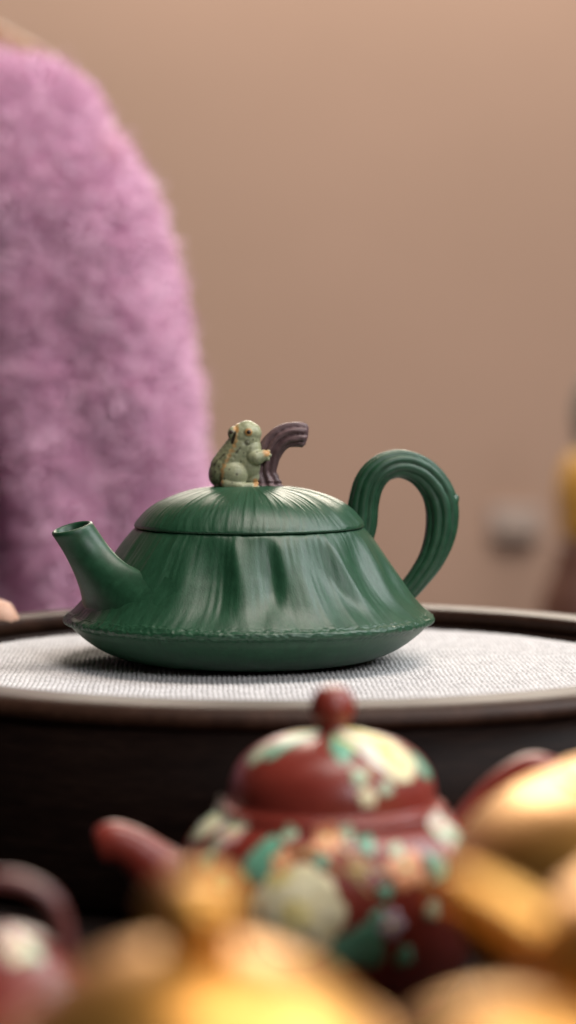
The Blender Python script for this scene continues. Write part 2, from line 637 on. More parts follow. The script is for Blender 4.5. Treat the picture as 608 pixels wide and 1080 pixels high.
def body_disp(ph, i):
    n = len(ph)
    dr, dz = np.zeros(n), np.zeros(n)
    deg = np.degrees(ph)
    if 4 <= i < NC:
        t = (i - 4) / (NC - 5)
        env = sstep(0.0, 0.12, t)
        d = np.zeros(n)
        for c, w, dep, st, lean in pockets:
            d -= dep * 0.00118 * pocket(deg + 2.2 * math.sin(6 * t + c), t, c, w, st, lean * 0.75)
        wob = ph + 0.03 * vnoise(ph, t, 14, 3, 5)
        d += env * (0.00055 * vnoise(wob, t, 26, 1.6, 1) * sstep(0.1, 0.5, t) + 0.00018 * vnoise(wob, t, 90, 2.2, 2) + 0.00010 * vnoise(wob, t, 230, 3.0, 3))
        dr += d * 0.75
        dz += d * 0.65
        if t > 0.9:
            w = sstep(0.9, 1.0, t)
            dr += w * 0.00024 * vnoise(ph, t, 420, 60, 8)
            dz += w * 0.00014 * vnoise(ph, t, 330, 50, 9)
    elif NC <= i < NC + NR:
        k = (i - NC) / (NR - 1)
        dr += 0.00024 * vnoise(ph, k, 420, 7, 8) + 0.00012 * vnoise(ph, k, 130, 3, 10) + 0.0003 * vnoise(ph, 0.1, 18, 1, 12)
        dz += 0.00020 * vnoise(ph, k, 400, 6, 9) + 0.0003 * vnoise(ph, 0.1, 26, 1, 13)
    elif NC + NR <= i < NC + NR + 8:
        k = 1 - (i - NC - NR) / 8
        dz += k * 0.0003 * vnoise(ph, 0.1, 26, 1, 13)
    return dr, dz


body = lathe('body', body_prof, 960, M['leaf_clay'], teapot, body_disp)

# lid: a low dome of radial leaf veins
lid_px = [(0.01, 184.5), (14, 184.3), (30, 183.6), (48, 181.6), (66, 178.3), (84, 172.6), (98, 166.0), (109, 158.0), (117, 149.5), (120.6, 144.5), (121.6, 142.4), (120.8, 140.7), (118, 140.2), (110, 140.2), (108, 150), (60, 170), (0.01, 176)]
lid_s = spline(lid_px[:11], 64)
lid_prof = np.vstack([lid_s, np.array(lid_px[11:])]) * K


def lid_disp(ph, i):
    n = len(ph)
    if i >= 64:
        return np.zeros(n), np.zeros(n)
    t = i / 63
    e = sstep(0.1, 0.4, t) * (1 - sstep(0.90, 1.0, t))
    wob = ph + 0.05 * vnoise(ph, t, 12, 3, 25)
    d = e * (0.00042 * vnoise(wob, t, 13, 1.3, 21) + 0.00026 * vnoise(wob, t, 37, 1.6, 27) + 0.00010 * vnoise(wob, t, 90, 3.0, 22) + 0.00011 * vnoise(wob, t, 230, 3.4, 23))
    return d * 0.25, d


lid = lathe('lid', lid_prof, 720, M['leaf_clay'], teapot, lid_disp)


# spout: from its mouth it flares tangentially into the body
def body_r(z):
    zz = cone_s[4:, 1][::-1] * K
    rr = cone_s[4:, 0][::-1] * K
    return float(np.interp(z, zz, rr))


def spout_mesh():
    n, rows = 72, 44
    tip = np.array(px(69.0, 554.0))
    axis = np.array([0.600, 0.0, -0.80])
    axis /= np.linalg.norm(axis)
    mn = np.array([-0.27, -0.05, 0.96])         # the mouth is cut almost level, leaning a little to the front
    mn /= np.linalg.norm(mn)
    side = np.array([0.0, 1.0, 0.0])
    upv = np.cross(side, axis)                  # points to the upper edge of the spout
    upv /= np.linalg.norm(upv)
    if upv[2] < 0:
        upv = -upv
    th = np.linspace(0, 2 * np.pi, n, endpoint=False)
    rad = 20.4 * K

    def on_mouth(r):
        out = []
        for a in th:
            q = tip + upv * (r * math.cos(a)) + side * (r * math.sin(a))
            s = ((tip - q) @ mn) / (axis @ mn)
            out.append(q + axis * s)
        return np.array(out)

    outer = on_mouth(rad)
    zc, hz, haz = 84 * K, 26 * K, R(42)
    foot, tang = [], []
    for a in th:
        def S(k):
            z = zc + hz * k * math.cos(a)
            az = haz * k * math.sin(a)
            r = body_r(z) - 0.0007
            return np.array([-r * math.cos(az), r * math.sin(az), z])
        p = S(1.0)
        foot.append(p)
        tang.append((S(1.0) - S(0.85)) / 0.15)
    foot, tang = np.array(foot), np.array(tang)
    dist = np.linalg.norm(foot - outer, axis=1)
    V = []
    ts = np.linspace(0, 1, rows)
    for t in ts:
        h00, h10, h01, h11 = 2 * t ** 3 - 3 * t ** 2 + 1, t ** 3 - 2 * t ** 2 + t, -2 * t ** 3 + 3 * t ** 2, t ** 3 - t ** 2
        tn = tang / np.linalg.norm(tang, axis=1)[:, None]
        ring = h00 * outer + h10 * (axis[None] * dist[:, None] * 1.2) + h01 * foot + h11 * tn * (dist * (0.25 + 0.75 * np.sqrt(0.5 + 0.5 * np.cos(th) + 1e-9)))[:, None]
        V.append(ring)
    lip1 = on_mouth(rad * 0.965) + mn * 0.0006
    lip2 = on_mouth(rad * 0.87) + mn * 0.0009
    lip3 = on_mouth(rad * 0.78) + mn * 0.0003
    inn = [on_mouth(rad * 0.745) + axis * d for d in (0.002, 0.008, 0.016, 0.026)]
    allr = inn[::-1] + [lip3, lip2, lip1] + V
    o = link_mesh('spout', np.concatenate(allr).tolist(), grid_faces(len(allr), n), M['green'], teapot)
    o.data.transform(Matrix.Rotation(R(22), 4, 'Z'))
    fix_normals(o)
    return o


spout_mesh()


def lobes(k, depth, twist=0.0, phase=0.0):
    def f(th, t):
        return 1 - depth + depth * np.abs(np.cos(k * 0.5 * (th + twist * t + phase))) ** 0.55 * 1.25
    return f


handle_px = [(370, 588, 17), (381, 558, 16), (384, 533, 15.5), (390, 511, 15.3), (403, 496, 15), (423, 491, 15), (444, 499, 15.6), (459.5, 516, 16.4), (467.5, 538, 17), (466, 566, 16), (456, 594, 13.5), (439, 619, 11.5), (424, 636, 11)]
handle_path = []
for i, (x, y, r) in enumerate(handle_px):
    p = px(x, y)
    handle_path.append((p[0], 0.0005 * math.sin(i * 1.1), p[2], r * K))
handle = tube('handle', handle_path, M['green'], teapot, n=96, samples=150, section=lobes(9, 0.16, 0.9, 0.3), flat=0.95)
handle.data.transform(Matrix.Rotation(R(13), 4, 'Z') @ Matrix.Diagonal((1.04, 1, 0.998, 1)))
# the small broken-off twig at the back of the handle
stub = tube('twig_stub', [(*px(466, 544), 14 * K), (*px(474, 535), 11 * K), (*px(479.5, 529.5), 7.5 * K), (*px(483, 526), 4.2 * K)], M['green'], teapot, n=24, samples=14)
stub.data.transform(Matrix.Rotation(R(13), 4, 'Z') @ Matrix.Diagonal((1.04, 1, 0.998, 1)))

# branch that serves as the knob
branch_px = [(281, 521, 19.5), (281, 515, 18), (280.5, 507.5, 14.4), (279.5, 499, 11.8), (281, 489, 12), (285, 477, 12.2), (293, 466, 12.2), (303, 460.5, 12.5), (314, 459.5, 12.8), (322, 461, 12.0)]
bp = [(*px(x, y, 4), r * K) for x, y, r in branch_px]


def branch_section(th, t):
    f = lobes(8, 0.34, 1.3, 0.9)(th, t)
    return f + 0.04 * np.sin(3 * th + 5 * t) + 0.02 * np.sin(17 * th - 4 * t) + (0.07 * np.sin(t * 75 + 2 * th) if t < 0.22 else 0)


tube('branch_knob', bp, M['branch'], lid, n=72, samples=80, section=branch_section, flat=0.95)


# frog: one skin, painted
def frog_mesh():
    bm = Lumps()

    def E(x, y, d, rx, ry, rz, tilt=0):
        ellipsoid(bm, Vector(px(x, y, d)), (rx * K, ry * K, rz * K), Matrix.Rotation(R(tilt), 3, 'Y'))

    E(238, 499.5, 0, 17.5, 17.5, 17, 0)          # rump
    capsule(bm, px(240, 494), px(256, 471, -2), 18 * K, 16.5 * K)
    E(259.5, 462, -3, 16.5, 15, 16.5, 14)        # head runs straight out of the back
    E(265, 457, -4, 12, 13, 11, 20)              # blunt snout, raised against the branch
    E(256, 453.5, -2, 10, 12, 7, 0)
    E(261.5, 454.5, -3, 11.5, 12.5, 10.5, 8)
    E(263.2, 456.2, -15.5, 5.4, 4.2, 5.2)        # bulging eyes
    E(246.5, 457, -8, 5.4, 6.0, 7.0, 15)
    E(262.0, 467.2, -16.2, 2.6, 1.8, 2.6)        # ear disc
    E(266, 476, -4, 11, 13, 16)                  # throat and belly
    E(263, 492, -4, 13, 14, 16)
    E(266, 505, -1, 11, 12, 12)
    E(270, 483.5, -13, 9.5, 8, 8.5)              # arm, a short stub on the branch
    capsule(bm, px(271, 483.5, -14), px(279, 480.5, -13), 8 * K, 6 * K)
    for q in ((284, 476.5, -11), (285.5, 480.5, -13), (283.5, 484.5, -14)):
        capsule(bm, px(278, 480.5, -13), px(*q), 3.0 * K, 2.2 * K)
    E(247.5, 501.5, -15, 15, 8.5, 14, 12)        # thigh
    capsule(bm, px(240, 510, -17), px(256, 513.5, -20), 6.5 * K, 4.6 * K)
    capsule(bm, px(256, 513.5, -20), px(266, 512.5, -18), 4.4 * K, 3.8 * K)
    for q in ((272, 510, -17), (273, 513.8, -20), (270, 515.5, -23)):
        capsule(bm, px(265, 512.8, -18), px(*q), 2.8 * K, 2.1 * K)
    E(231, 503, 11, 11, 9, 12)                   # far leg
    capsule(bm, px(231, 512, 13), px(248, 514, 16), 5 * K, 4 * K)
    capsule(bm, px(259, 478, 9), px(275, 482, 12), 7 * K, 5 * K)
    E(240, 513, 0, 14, 14, 5)
    for a, b in (((250.5, 459, -13.5), (247, 470, -13)), ((247, 470, -13), (240.5, 482, -15)), ((240.5, 482, -15), (236.5, 495, -15.5))):
        capsule(bm, px(*a), px(*b), 2.6 * K, 2.4 * K)   # ridge along the back
    o = fuse('frog', bm, 0.00026, 3, M['frog'], lid)
    me = o.data
    co = np.empty(len(me.vertices) * 3)
    me.vertices.foreach_get('co', co)
    co = co.reshape(-1, 3)
    X, D, Y = co[:, 0] / K + 263.5, co[:, 1] / K, 697 - co[:, 2] / K

    def seg_dist(pts):
        best = np.full(len(X), 1e9)
        for a, b in zip(pts[:-1], pts[1:]):
            a, b = np.array(a, float), np.array(b, float)
            ab = b - a
            t = np.clip(((X - a[0]) * ab[0] + (Y - a[1]) * ab[1]) / (ab @ ab), 0, 1)
            best = np.minimum(best, np.hypot(X - a[0] - t * ab[0], Y - a[1] - t * ab[1]))
        return best

    sage, ochre, dark, olive = (0.28, 0.295, 0.175), (0.46, 0.22, 0.06), (0.035, 0.028, 0.015), (0.15, 0.15, 0.065)
    C = np.tile(np.array(sage), (len(X), 1))
    jit = 1.2 * np.sin(X * 0.9 + 1.3 * np.sin(Y * 0.7)) + 1.0 * np.sin(Y * 1.3 + D)

    def paint(w, c):
        nonlocal C
        C = C * (1 - w[:, None]) + np.array(c) * w[:, None]

    near = D < 3
    paint((1 - sstep(8, 14, X - (262 - (Y - 452) * 0.52) + 14 + jit)) * 0.32 * (Y > 468), olive)
    st = seg_dist([(252, 449), (250, 462), (247, 474), (240, 485), (236, 497), (234, 512)])
    paint((1 - sstep(0.4, 3.0, st + 0.6 * jit)) * 0.6 * near, ochre)
    paint((1 - sstep(1.5, 4.5, np.hypot(X - 250, Y - 453) + 0.3 * jit)) * 0.7 * near, ochre)
    paint((1 - sstep(3.0, 5.0, np.hypot(X - 263.2, Y - 456.2))) * near * 0.9, ochre)
    paint((1 - sstep(0.5, 1.2, np.abs(np.hypot(X - 262, Y - 467.2) - 2.3))) * near * 0.6, dark)
    paint((1 - sstep(2.0, 5.0, np.hypot(X - 282, Y - 478) + 0.4 * jit)) * 0.9 * near, ochre)
    paint((1 - sstep(2.0, 5.0, np.hypot(X - 271, Y - 509) + 0.4 * jit)) * 0.9 * near, ochre)
    paint((1 - sstep(0.8, 2.4, seg_dist([(249, 457), (246, 467)]))) * near, dark)
    for a, b in (((250, 478), (254, 473)), ((227, 491), (230, 486)), ((233, 484), (238, 479))):
        paint((1 - sstep(0.4, 1.5, seg_dist([a, b]))) * 0.7, dark)
    for cx, cy, r in ((251, 500, 1.3), (228, 498, 1.4), (230, 507, 1.2), (262, 467.5, 1.2), (238, 505, 1.0), (272, 477, 0.9), (243, 495, 0.9), (258, 478, 0.8), (224, 503, 1.1), (268, 464, 0.8), (255, 487, 0.8), (246, 509, 0.9), (232, 492, 1.0)):
        paint((1 - sstep(r * 0.5, r * 1.5, np.hypot(X - cx, Y - cy))) * 0.75, dark)
    ca = me.color_attributes.new('paint', 'FLOAT_COLOR', 'POINT')
    ca.data.foreach_set('color', np.hstack([C, np.ones((len(X), 1))]).ravel())
    return o


frog_mesh()
for x, y, d, r in ((263.6, 456.0, -18.9, 2.3), (245.0, 456.2, -13.2, 2.2)):
    bm = Lumps()
    ellipsoid(bm, Vector(px(x, y, d)), (r * K, r * K * 0.8, r * K), seg=14, rings=8)
    me = lumps_mesh('frog_eye', bm)
    me.polygons.foreach_set('use_smooth', [True] * len(me.polygons))
    me.materials.append(M['eye'])
    o = bpy.data.objects.new('frog_eye', me)
    col.objects.link(o)
    o.parent = lid

# ------------------------------------------------------------------ small teapots in front


def surf_patch(prof, centre, rot_z, phi, z, pts_uv, lift):
    """points (u along the circumference, v up, h above) placed on a turned surface, in the thing's frame"""
    zs = np.array([p[1] for p in prof])
    rs = np.array([p[0] for p in prof])
    order = np.argsort(zs)
    zs, rs = zs[order], rs[order]
    out = []
    for u, v, h in pts_uv:
        zz = z + v
        dz = 0.0008
        r = np.interp(zz, zs, rs)
        slope = (np.interp(zz + dz, zs, rs) - np.interp(zz - dz, zs, rs)) / (2 * dz)
        slope = max(-3.5, min(3.5, slope))
        nl = math.hypot(1, slope)
        a = phi + u / max(r, 0.006)
        nr, nz = 1 / nl, -slope / nl
        rr = r + (lift + h) * nr
        out.append((rr * math.sin(a), -rr * math.cos(a), zz + (lift + h) * nz))
    return out


def petal_pts(cu, cv, ru, rv, rot, height, rings=3, seg=14, pointed=0.0, ruffle=0.0, seed=0):
    pts, faces = [(cu, cv, height)], []
    rr = random.Random(seed)
    wig = [1 + ruffle * (rr.random() - 0.5) * 2 for _ in range(seg)]
    for k in range(1, rings + 1):
        f = k / rings
        for j in range(seg):
            a = 2 * math.pi * j / seg
            x, y = math.cos(a), math.sin(a)
            sc = (1 - pointed * abs(x) ** 2 * 0.35) if pointed else 1
            lu, lv = ru * f * x * wig[j], rv * f * y * sc * wig[j]
            if pointed:
                lv *= (1 - abs(x) ** 3)**0.6 if abs(x) < 0.999 else 0.05
            pts.append((cu + lu * math.cos(rot) - lv * math.sin(rot), cv + lu * math.sin(rot) + lv * math.cos(rot), height * (1 - f ** 2.2)))
    for j in range(seg):
        faces.append((0, 1 + j, 1 + (j + 1) % seg))
    for k in range(rings - 1):
        b0, b1 = 1 + k * seg, 1 + (k + 1) * seg
        for j in range(seg):
            faces.append((b0 + j, b1 + j, b1 + (j + 1) % seg, b0 + (j + 1) % seg))
    return pts, faces


def decor(name, parent, prof, phi, z, items, mats, lift=0.00012):
    """items: list of (petal points, faces, material index)"""
    V, Fc, mi = [], [], []
    for k, (pts, faces, m) in enumerate(items):
        off = len(V)
        V += surf_patch(prof, None, 0, phi, z, pts, lift + 0.00005 * k)
        Fc += [tuple(off + i for i in f) for f in faces]
        mi += [m] * len(faces)
    o = link_mesh(name, V, Fc, None, parent)
    for m in mats:
        o.data.materials.append(M[m])
    o.data.polygons.foreach_set('material_index', mi)
    fix_normals(o)
    return o


def on_pot(prof, base, x, y):
    """photograph pixel -> (phi, z) on the near side of a turned pot standing at base"""
    zs = np.array([p[1] for p in prof])
    rs = np.array([p[0] for p in prof])
    order = np.argsort(zs)
    zs, rs = zs[order], rs[order]
    d = base.y - CAM.y - 0.02
    for _ in range(12):
        p = at(x, y, d)
        zz = min(max(p.z - base.z, zs[0]), zs[-1])
        r = np.interp(zz, zs, rs)
        dx = max(-0.97 * r, min(0.97 * r, p.x - base.x))
        d = 0.5 * d + 0.5 * (base.y - math.sqrt(max(r * r - dx * dx, 1e-9)) - CAM.y)
    return math.asin(dx / r), zz


def peony(parent, prof, base, x, y, size, mats=('enamel_cream', 'enamel_yellow', 'enamel_white'), seed=1):
    rr = random.Random(seed)
    phi, z = on_pot(prof, base, x, y)
    items = []
    for ring, (cnt, rad, ps) in enumerate(((9, 0.66, 0.40), (7, 0.40, 0.34), (4, 0.17, 0.24))):
        for i in range(cnt):
            a = 2 * math.pi * (i + 0.4 * ring) / cnt + rr.uniform(-0.12, 0.12)
            s = size * ps * rr.uniform(0.85, 1.15)
            p, f = petal_pts(size * rad * math.cos(a), size * rad * math.sin(a), s * 0.85, s, a, 0.00035 + 0.00022 * ring, ruffle=0.12, seed=seed * 100 + ring * 20 + i)
            items.append((p, f, (0, 2, 0, 1)[rr.randrange(4)] if ring < 2 else 1))
    decor('peony', parent, prof, phi, z, items, mats)


def leaf(parent, prof, base, x, y, length, width, rot, mat='enamel_leaf', seed=0):
    phi, z = on_pot(prof, base, x, y)
    items = []
    for i, (da, k) in enumerate(((0.0, 1.0), (0.75, 0.72), (-0.75, 0.72))):
        a = rot + da
        p, f = petal_pts(length * 0.42 * k * math.cos(a), length * 0.42 * k * math.sin(a), length * 0.5 * k, width * 0.5 * k, a, 0.0003, pointed=0.6, seed=seed + i, ruffle=0.05)
        items.append((p, f, 0))
    decor('leaf', parent, prof, phi, z, items, (mat,))


def blossom(parent, prof, base, x, y, size, mat='enamel_orange', seed=0):
    phi, z = on_pot(prof, base, x, y)
    items = []
    for i in range(5):
        a = 2 * math.pi * i / 5 + 0.3 * seed
        p, f = petal_pts(size * 0.55 * math.cos(a), size * 0.55 * math.sin(a), size * 0.42, size * 0.36, a, 0.0003, ruffle=0.06, seed=seed * 9 + i)
        items.append((p, f, 0))
    p, f = petal_pts(0, 0, size * 0.2, size * 0.2, 0, 0.0005)
    items.append((p, f, 1))
    decor('blossom', parent, prof, phi, z, items, (mat, 'enamel_yellow'))


def sprig(parent, prof, base, pts, width=0.0009):
    """a thin painted stem through photograph pixels"""
    V, Fc = [], []
    S = spline(pts, 26)
    rows = []
    for x, y in S:
        phi, z = on_pot(prof, base, x, y)
        rows.append((phi, z))
    for i, (phi, z) in enumerate(rows):
        j = min(i + 1, len(rows) - 1)
        k = max(i - 1, 0)
        r = 0.03
        tu, tv = (rows[j][0] - rows[k][0]) * r, rows[j][1] - rows[k][1]
        l = math.hypot(tu, tv) or 1
        nu, nv = -tv / l * width / 2, tu / l * width / 2
        V += surf_patch(prof, None, 0, phi, z, [(nu, nv, 0), (0, 0, 0.00022), (-nu, -nv, 0)], 0.0001)
    for i in range(len(rows) - 1):
        for c in (0, 1):
            Fc.append((i * 3 + c, i * 3 + c + 1, i * 3 + 4 + c, i * 3 + 3 + c))
    o = link_mesh('stem', V, Fc, M['enamel_stem'], parent)
    fix_normals(o)


def dense(prof, n):
    return [tuple(v) for v in spline(prof, n)]


# --- red teapot with enamel flowers
d_red = 0.61
p0 = at(351, 900, d_red)
red_base = Vector((p0.x, p0.y, TABLE_Z))
red = empty('red_teapot', red_base, 'red clay teapot painted with cream peonies and green leaves in front of the tray', 'teapot')
rb = dense([(0.0285, 0.0478), (0.0300, 0.0472), (0.0330, 0.0452), (0.0362, 0.0418), (0.0384, 0.0368), (0.0393, 0.0305), (0.0390, 0.0245), (0.0372, 0.0165), (0.0332, 0.0085), (0.0285, 0.0030), (0.0270, 0.0012), (0.0262, 0.0), (0.0001, 0.0)], 90)
red_body = lathe('body', rb, 96, M['red'], red)
rl = [(0.0001, 0.0682), (0.0080, 0.0678), (0.0150, 0.0664), (0.0205, 0.0636), (0.0240, 0.0600), (0.0258, 0.0560), (0.0264, 0.0522), (0.0268, 0.0508), (0.0284, 0.0500), (0.0291, 0.0493), (0.0290, 0.0483), (0.0280, 0.0480), (0.0001, 0.0480)]
rl_d = dense(rl[:11], 60) + rl[11:]
red_lid = lathe('lid', rl_d, 96, M['red'], red)
kn = dense([(0.0001, 0.0803), (0.0028, 0.0797), (0.0048, 0.0780), (0.0058, 0.0752), (0.0055, 0.0728), (0.0042, 0.0708), (0.0036, 0.0696), (0.0042, 0.0682), (0.0056, 0.0674)], 34)
lathe('knob', kn, 48, M['red'], red_lid)
tube('spout', [(-0.028, 0.0, 0.0195, 0.0130), (-0.0375, 0.0, 0.0265, 0.0098), (-0.0450, 0.0, 0.0332, 0.0071), (-0.0510, 0.0, 0.0382, 0.0056), (-0.0558, 0.0, 0.0400, 0.0053), (-0.0590, 0.0, 0.0392, 0.0048)], M['red'], red, n=32, samples=50)
tube('handle', [(0.032, 0, 0.041, 0.0046), (0.0365, 0, 0.0475, 0.0042), (0.0430, 0, 0.0550, 0.0036), (0.0520, 0, 0.0595, 0.0033), (0.0615, 0, 0.0540, 0.0032), (0.0640, 0, 0.0410, 0.0032), (0.0570, 0, 0.0270, 0.0032), (0.0480, 0, 0.0175, 0.0032), (0.0360, 0, 0.0135, 0.0034)], M['red'], red, n=24, samples=70, flat=1.5)
lidp = [p for p in rl_d[:58]]
bodp = [p for p in rb[3:80]]
peony(red_lid, lidp, red_base, 400, 788, 0.0082, seed=3)
leaf(red_lid, lidp, red_base, 352, 792, 0.0080, 0.0060, 0.6, seed=1)
leaf(red_lid, lidp, red_base, 440, 806, 0.0070, 0.0060, -0.5, seed=2)
leaf(red_lid, lidp, red_base, 308, 786, 0.0085, 0.0060, 2.9, seed=3)
leaf(red_lid, lidp, red_base, 282, 792, 0.0060, 0.0048, 3.6, 'enamel_pale_leaf', seed=4)
blossom(red_lid, lidp, red_base, 318, 776, 0.0042, 'enamel_pink', 2)
sprig(red_lid, lidp, red_base, [(398, 800), (390, 815), (384, 830), (378, 840)])
leaf(red_lid, lidp, red_base, 384, 826, 0.0045, 0.003, 2.2, 'enamel_pale_leaf', seed=6)
leaf(red_lid, lidp, red_base, 402, 830, 0.0040, 0.003, -0.4, 'enamel_pale_leaf', seed=7)
blossom(red_lid, lidp, red_base, 388, 842, 0.0026, 'enamel_cream', 1)
B = (red_body, bodp, red_base)
peony(*B, 312, 966, 0.0118, ('enamel_cream', 'enamel_yellow', 'enamel_cream'), seed=5)
leaf(*B, 372, 985, 0.0120, 0.0095, -0.9, seed=11)
leaf(*B, 268, 900, 0.0105, 0.0085, -0.5, seed=12)
leaf(*B, 352, 1000, 0.0090, 0.0070, -0.4, seed=13)
leaf(*B, 232, 880, 0.0080, 0.0056, 0.3, 'enamel_pale_leaf', seed=14)
peony(*B, 206, 864, 0.0062, ('enamel_cream', 'enamel_pale_leaf', 'enamel_white'), seed=8)
blossom(*B, 246, 878, 0.0042, 'enamel_pink', 3)
leaf(*B, 225, 905, 0.0060, 0.0046, 3.4, seed=15)
sprig(*B, [(290, 905), (320, 898), (348, 888), (372, 905), (400, 918), (432, 925), (452, 940)], 0.0011)
sprig(*B, [(320, 898), (345, 912), (372, 925), (392, 945)], 0.0009)
for i, (x, y, s, rt, m) in enumerate(((305, 886, 0.0050, 1.9, 'enamel_pale_leaf'), (338, 902, 0.0045, -1.2, 'enamel_leaf'), (362, 884, 0.0050, 1.0, 'enamel_pale_leaf'), (384, 898, 0.0052, 0.8, 'enamel_leaf'), (405, 934, 0.0050, -1.4, 'enamel_leaf'),
                                      (330, 926, 0.0046, -2.0, 'enamel_pale_leaf'), (418, 905, 0.0050, 0.9, 'enamel_pale_leaf'), (395, 962, 0.0055, -1.0, 'enamel_leaf'), (452, 955, 0.0060, -0.9, 'enamel_pale_leaf'), (420, 1005, 0.0070, -0.6, 'enamel_leaf'), (240, 935, 0.006, 2.6, 'enamel_leaf'))):
    leaf(*B, x, y, s * 0.85, s * 0.6, rt, m, seed=30 + i)
blossom(*B, 345, 885, 0.0040, 'enamel_orange', 4)
blossom(*B, 296, 912, 0.0034, 'enamel_orange', 5)
blossom(*B, 428, 916, 0.0056, 'enamel_orange', 6)
blossom(*B, 378, 918, 0.0030, 'enamel_stem', 7)
blossom(*B, 412, 975, 0.0040, 'enamel_mauve', 8)
peony(*B, 478, 884, 0.0062, ('enamel_white', 'enamel_pale_leaf', 'enamel_pink'), seed=9)
leaf(*B, 462, 905, 0.0070, 0.0055, -2.2, seed=51)


# --- gold teapots
def pot(name, base, label, group, prof_b, prof_l, prof_k, mat, spout=None, handle=None, rz=0.0):
    t = empty(name, base, label, 'teapot', rz, group)
    lathe('body', dense(prof_b, 60), 80, mat, t)
    l = None
    if prof_l:
        l = lathe('lid', dense(prof_l, 40), 80, mat, t)
    if prof_k:
        lathe('knob', dense(prof_k, 26), 48, mat, l)
    if spout:
        tube('spout', spout, mat, t, n=28, samples=44)
    if handle:
        tube('handle', handle, mat, t, n=24, samples=64, flat=1.5)
    return t


G = 'gold glazed teapots in the foreground'


def nearer(prof, s):
    """the same outline for a smaller, taller pot that stands closer to the viewer"""
    h = (CAM.z - TABLE_Z) * (1 - s)
    out = [(r * s, z * s + h) if z > 0 else (r * s, 0.0) for r, z in prof]
    return out


def nearer_tube(path, s):
    h = (CAM.z - TABLE_Z) * (1 - s)
    return [(x * s, y * s, z * s + h, r * s) for x, y, z, r in path]


def stand(x, d):
    p = at(x, 900, d)
    return Vector((p.x, p.y, TABLE_Z))


std_body = [(0.0300, 0.0500), (0.0340, 0.0478), (0.0390, 0.0430), (0.0420, 0.0350), (0.0425, 0.0270), (0.0400, 0.0150), (0.0345, 0.0060), (0.0290, 0.0), (0.0001, 0.0)]
std_lid = [(0.0001, 0.0650), (0.0080, 0.0643), (0.0160, 0.0620), (0.0225, 0.0585), (0.0275, 0.0540), (0.0300, 0.0510), (0.0298, 0.0503), (0.0001, 0.0503)]
std_knob = [(0.0001, 0.0768), (0.0045, 0.0758), (0.0074, 0.0730), (0.0082, 0.0696), (0.0074, 0.0664), (0.0062, 0.0648), (0.0070, 0.0630)]
ear = [(0.034, 0, 0.042, 0.0042), (0.046, 0, 0.047, 0.0036), (0.058, 0, 0.042, 0.0034), (0.060, 0, 0.030, 0.0034), (0.052, 0, 0.018, 0.0034), (0.038, 0, 0.014, 0.0038)]
beak = [(-0.034, 0, 0.020, 0.0095), (-0.046, 0, 0.027, 0.0075), (-0.053, 0, 0.036, 0.0060), (-0.060, 0, 0.042, 0.0050)]
kA = 0.345 / 0.40
pot('gold_teapot', stand(208, 0.345), 'gold teapot with a round ball knob at the lower left, nearest the flowered red pot', G, nearer(std_body, kA), nearer(std_lid, kA), nearer(std_knob, kA), M['gold'], nearer_tube(beak, kA), nearer_tube(ear, kA), R(-75))

# right, with a short thick spout to the left
bz = 0.36
kB = bz / 0.41
s2 = stand(775, bz)


def rel(x, y, d, base):
    p = at(x, y, d) - base
    return p


hp = []
for x, y, r in ((625, 1035, 0.0062), (590, 1008, 0.0054), (556, 978, 0.0045), (524, 955, 0.0039), (494, 938, 0.0034), (474, 934, 0.0029), (462, 934, 0.0020)):
    q = rel(x, y, bz, s2)
    hp.append((q.x, q.y, q.z, r))
b2_body = [(0.0240, 0.0735), (0.0300, 0.0705), (0.0345, 0.0650), (0.0372, 0.0575), (0.0380, 0.0500), (0.0370, 0.0350), (0.0330, 0.0160), (0.0270, 0.0), (0.0001, 0.0)]
b2_lid = [(0.0001, 0.0800), (0.0100, 0.0792), (0.0190, 0.0767), (0.0238, 0.0745), (0.0236, 0.0738), (0.0001, 0.0738)]
b2_knob = [(0.0001, 0.0910), (0.0040, 0.0900), (0.0058, 0.0870), (0.0045, 0.0830), (0.0035, 0.0810), (0.0050, 0.0785)]
pot('gold_teapot', s2, 'gold teapot at the right edge with a short thick spout pointing left', G, nearer(b2_body, kB), nearer(b2_lid, kB), nearer(b2_knob, kB), M['gold'], hp, None)

# right, behind: a big round one
s1 = stand(760, 0.515)
b1_body = [(0.0330, 0.0738), (0.0400, 0.0716), (0.0470, 0.0683), (0.0545, 0.0620), (0.0585, 0.0530), (0.0575, 0.0430), (0.0500, 0.0280), (0.0410, 0.0110), (0.0340, 0.0), (0.0001, 0.0)]
b1_lid = [(0.0001, 0.0836), (0.0100, 0.0830), (0.0210, 0.0798), (0.0290, 0.0764), (0.0328, 0.0745), (0.0326, 0.0740), (0.0001, 0.0740)]
pot('gold_teapot', s1, 'broad round-shouldered gold teapot half outside the right edge, behind the gold spout', G, b1_body, b1_lid, [(0.0001, 0.0940), (0.0040, 0.0931), (0.0060, 0.0900), (0.0045, 0.0860), (0.0036, 0.0845), (0.0050, 0.0820)], M['gold'],
    None, [(x + 0.016, y, z + 0.012, r) for x, y, z, r in ear], R(20))

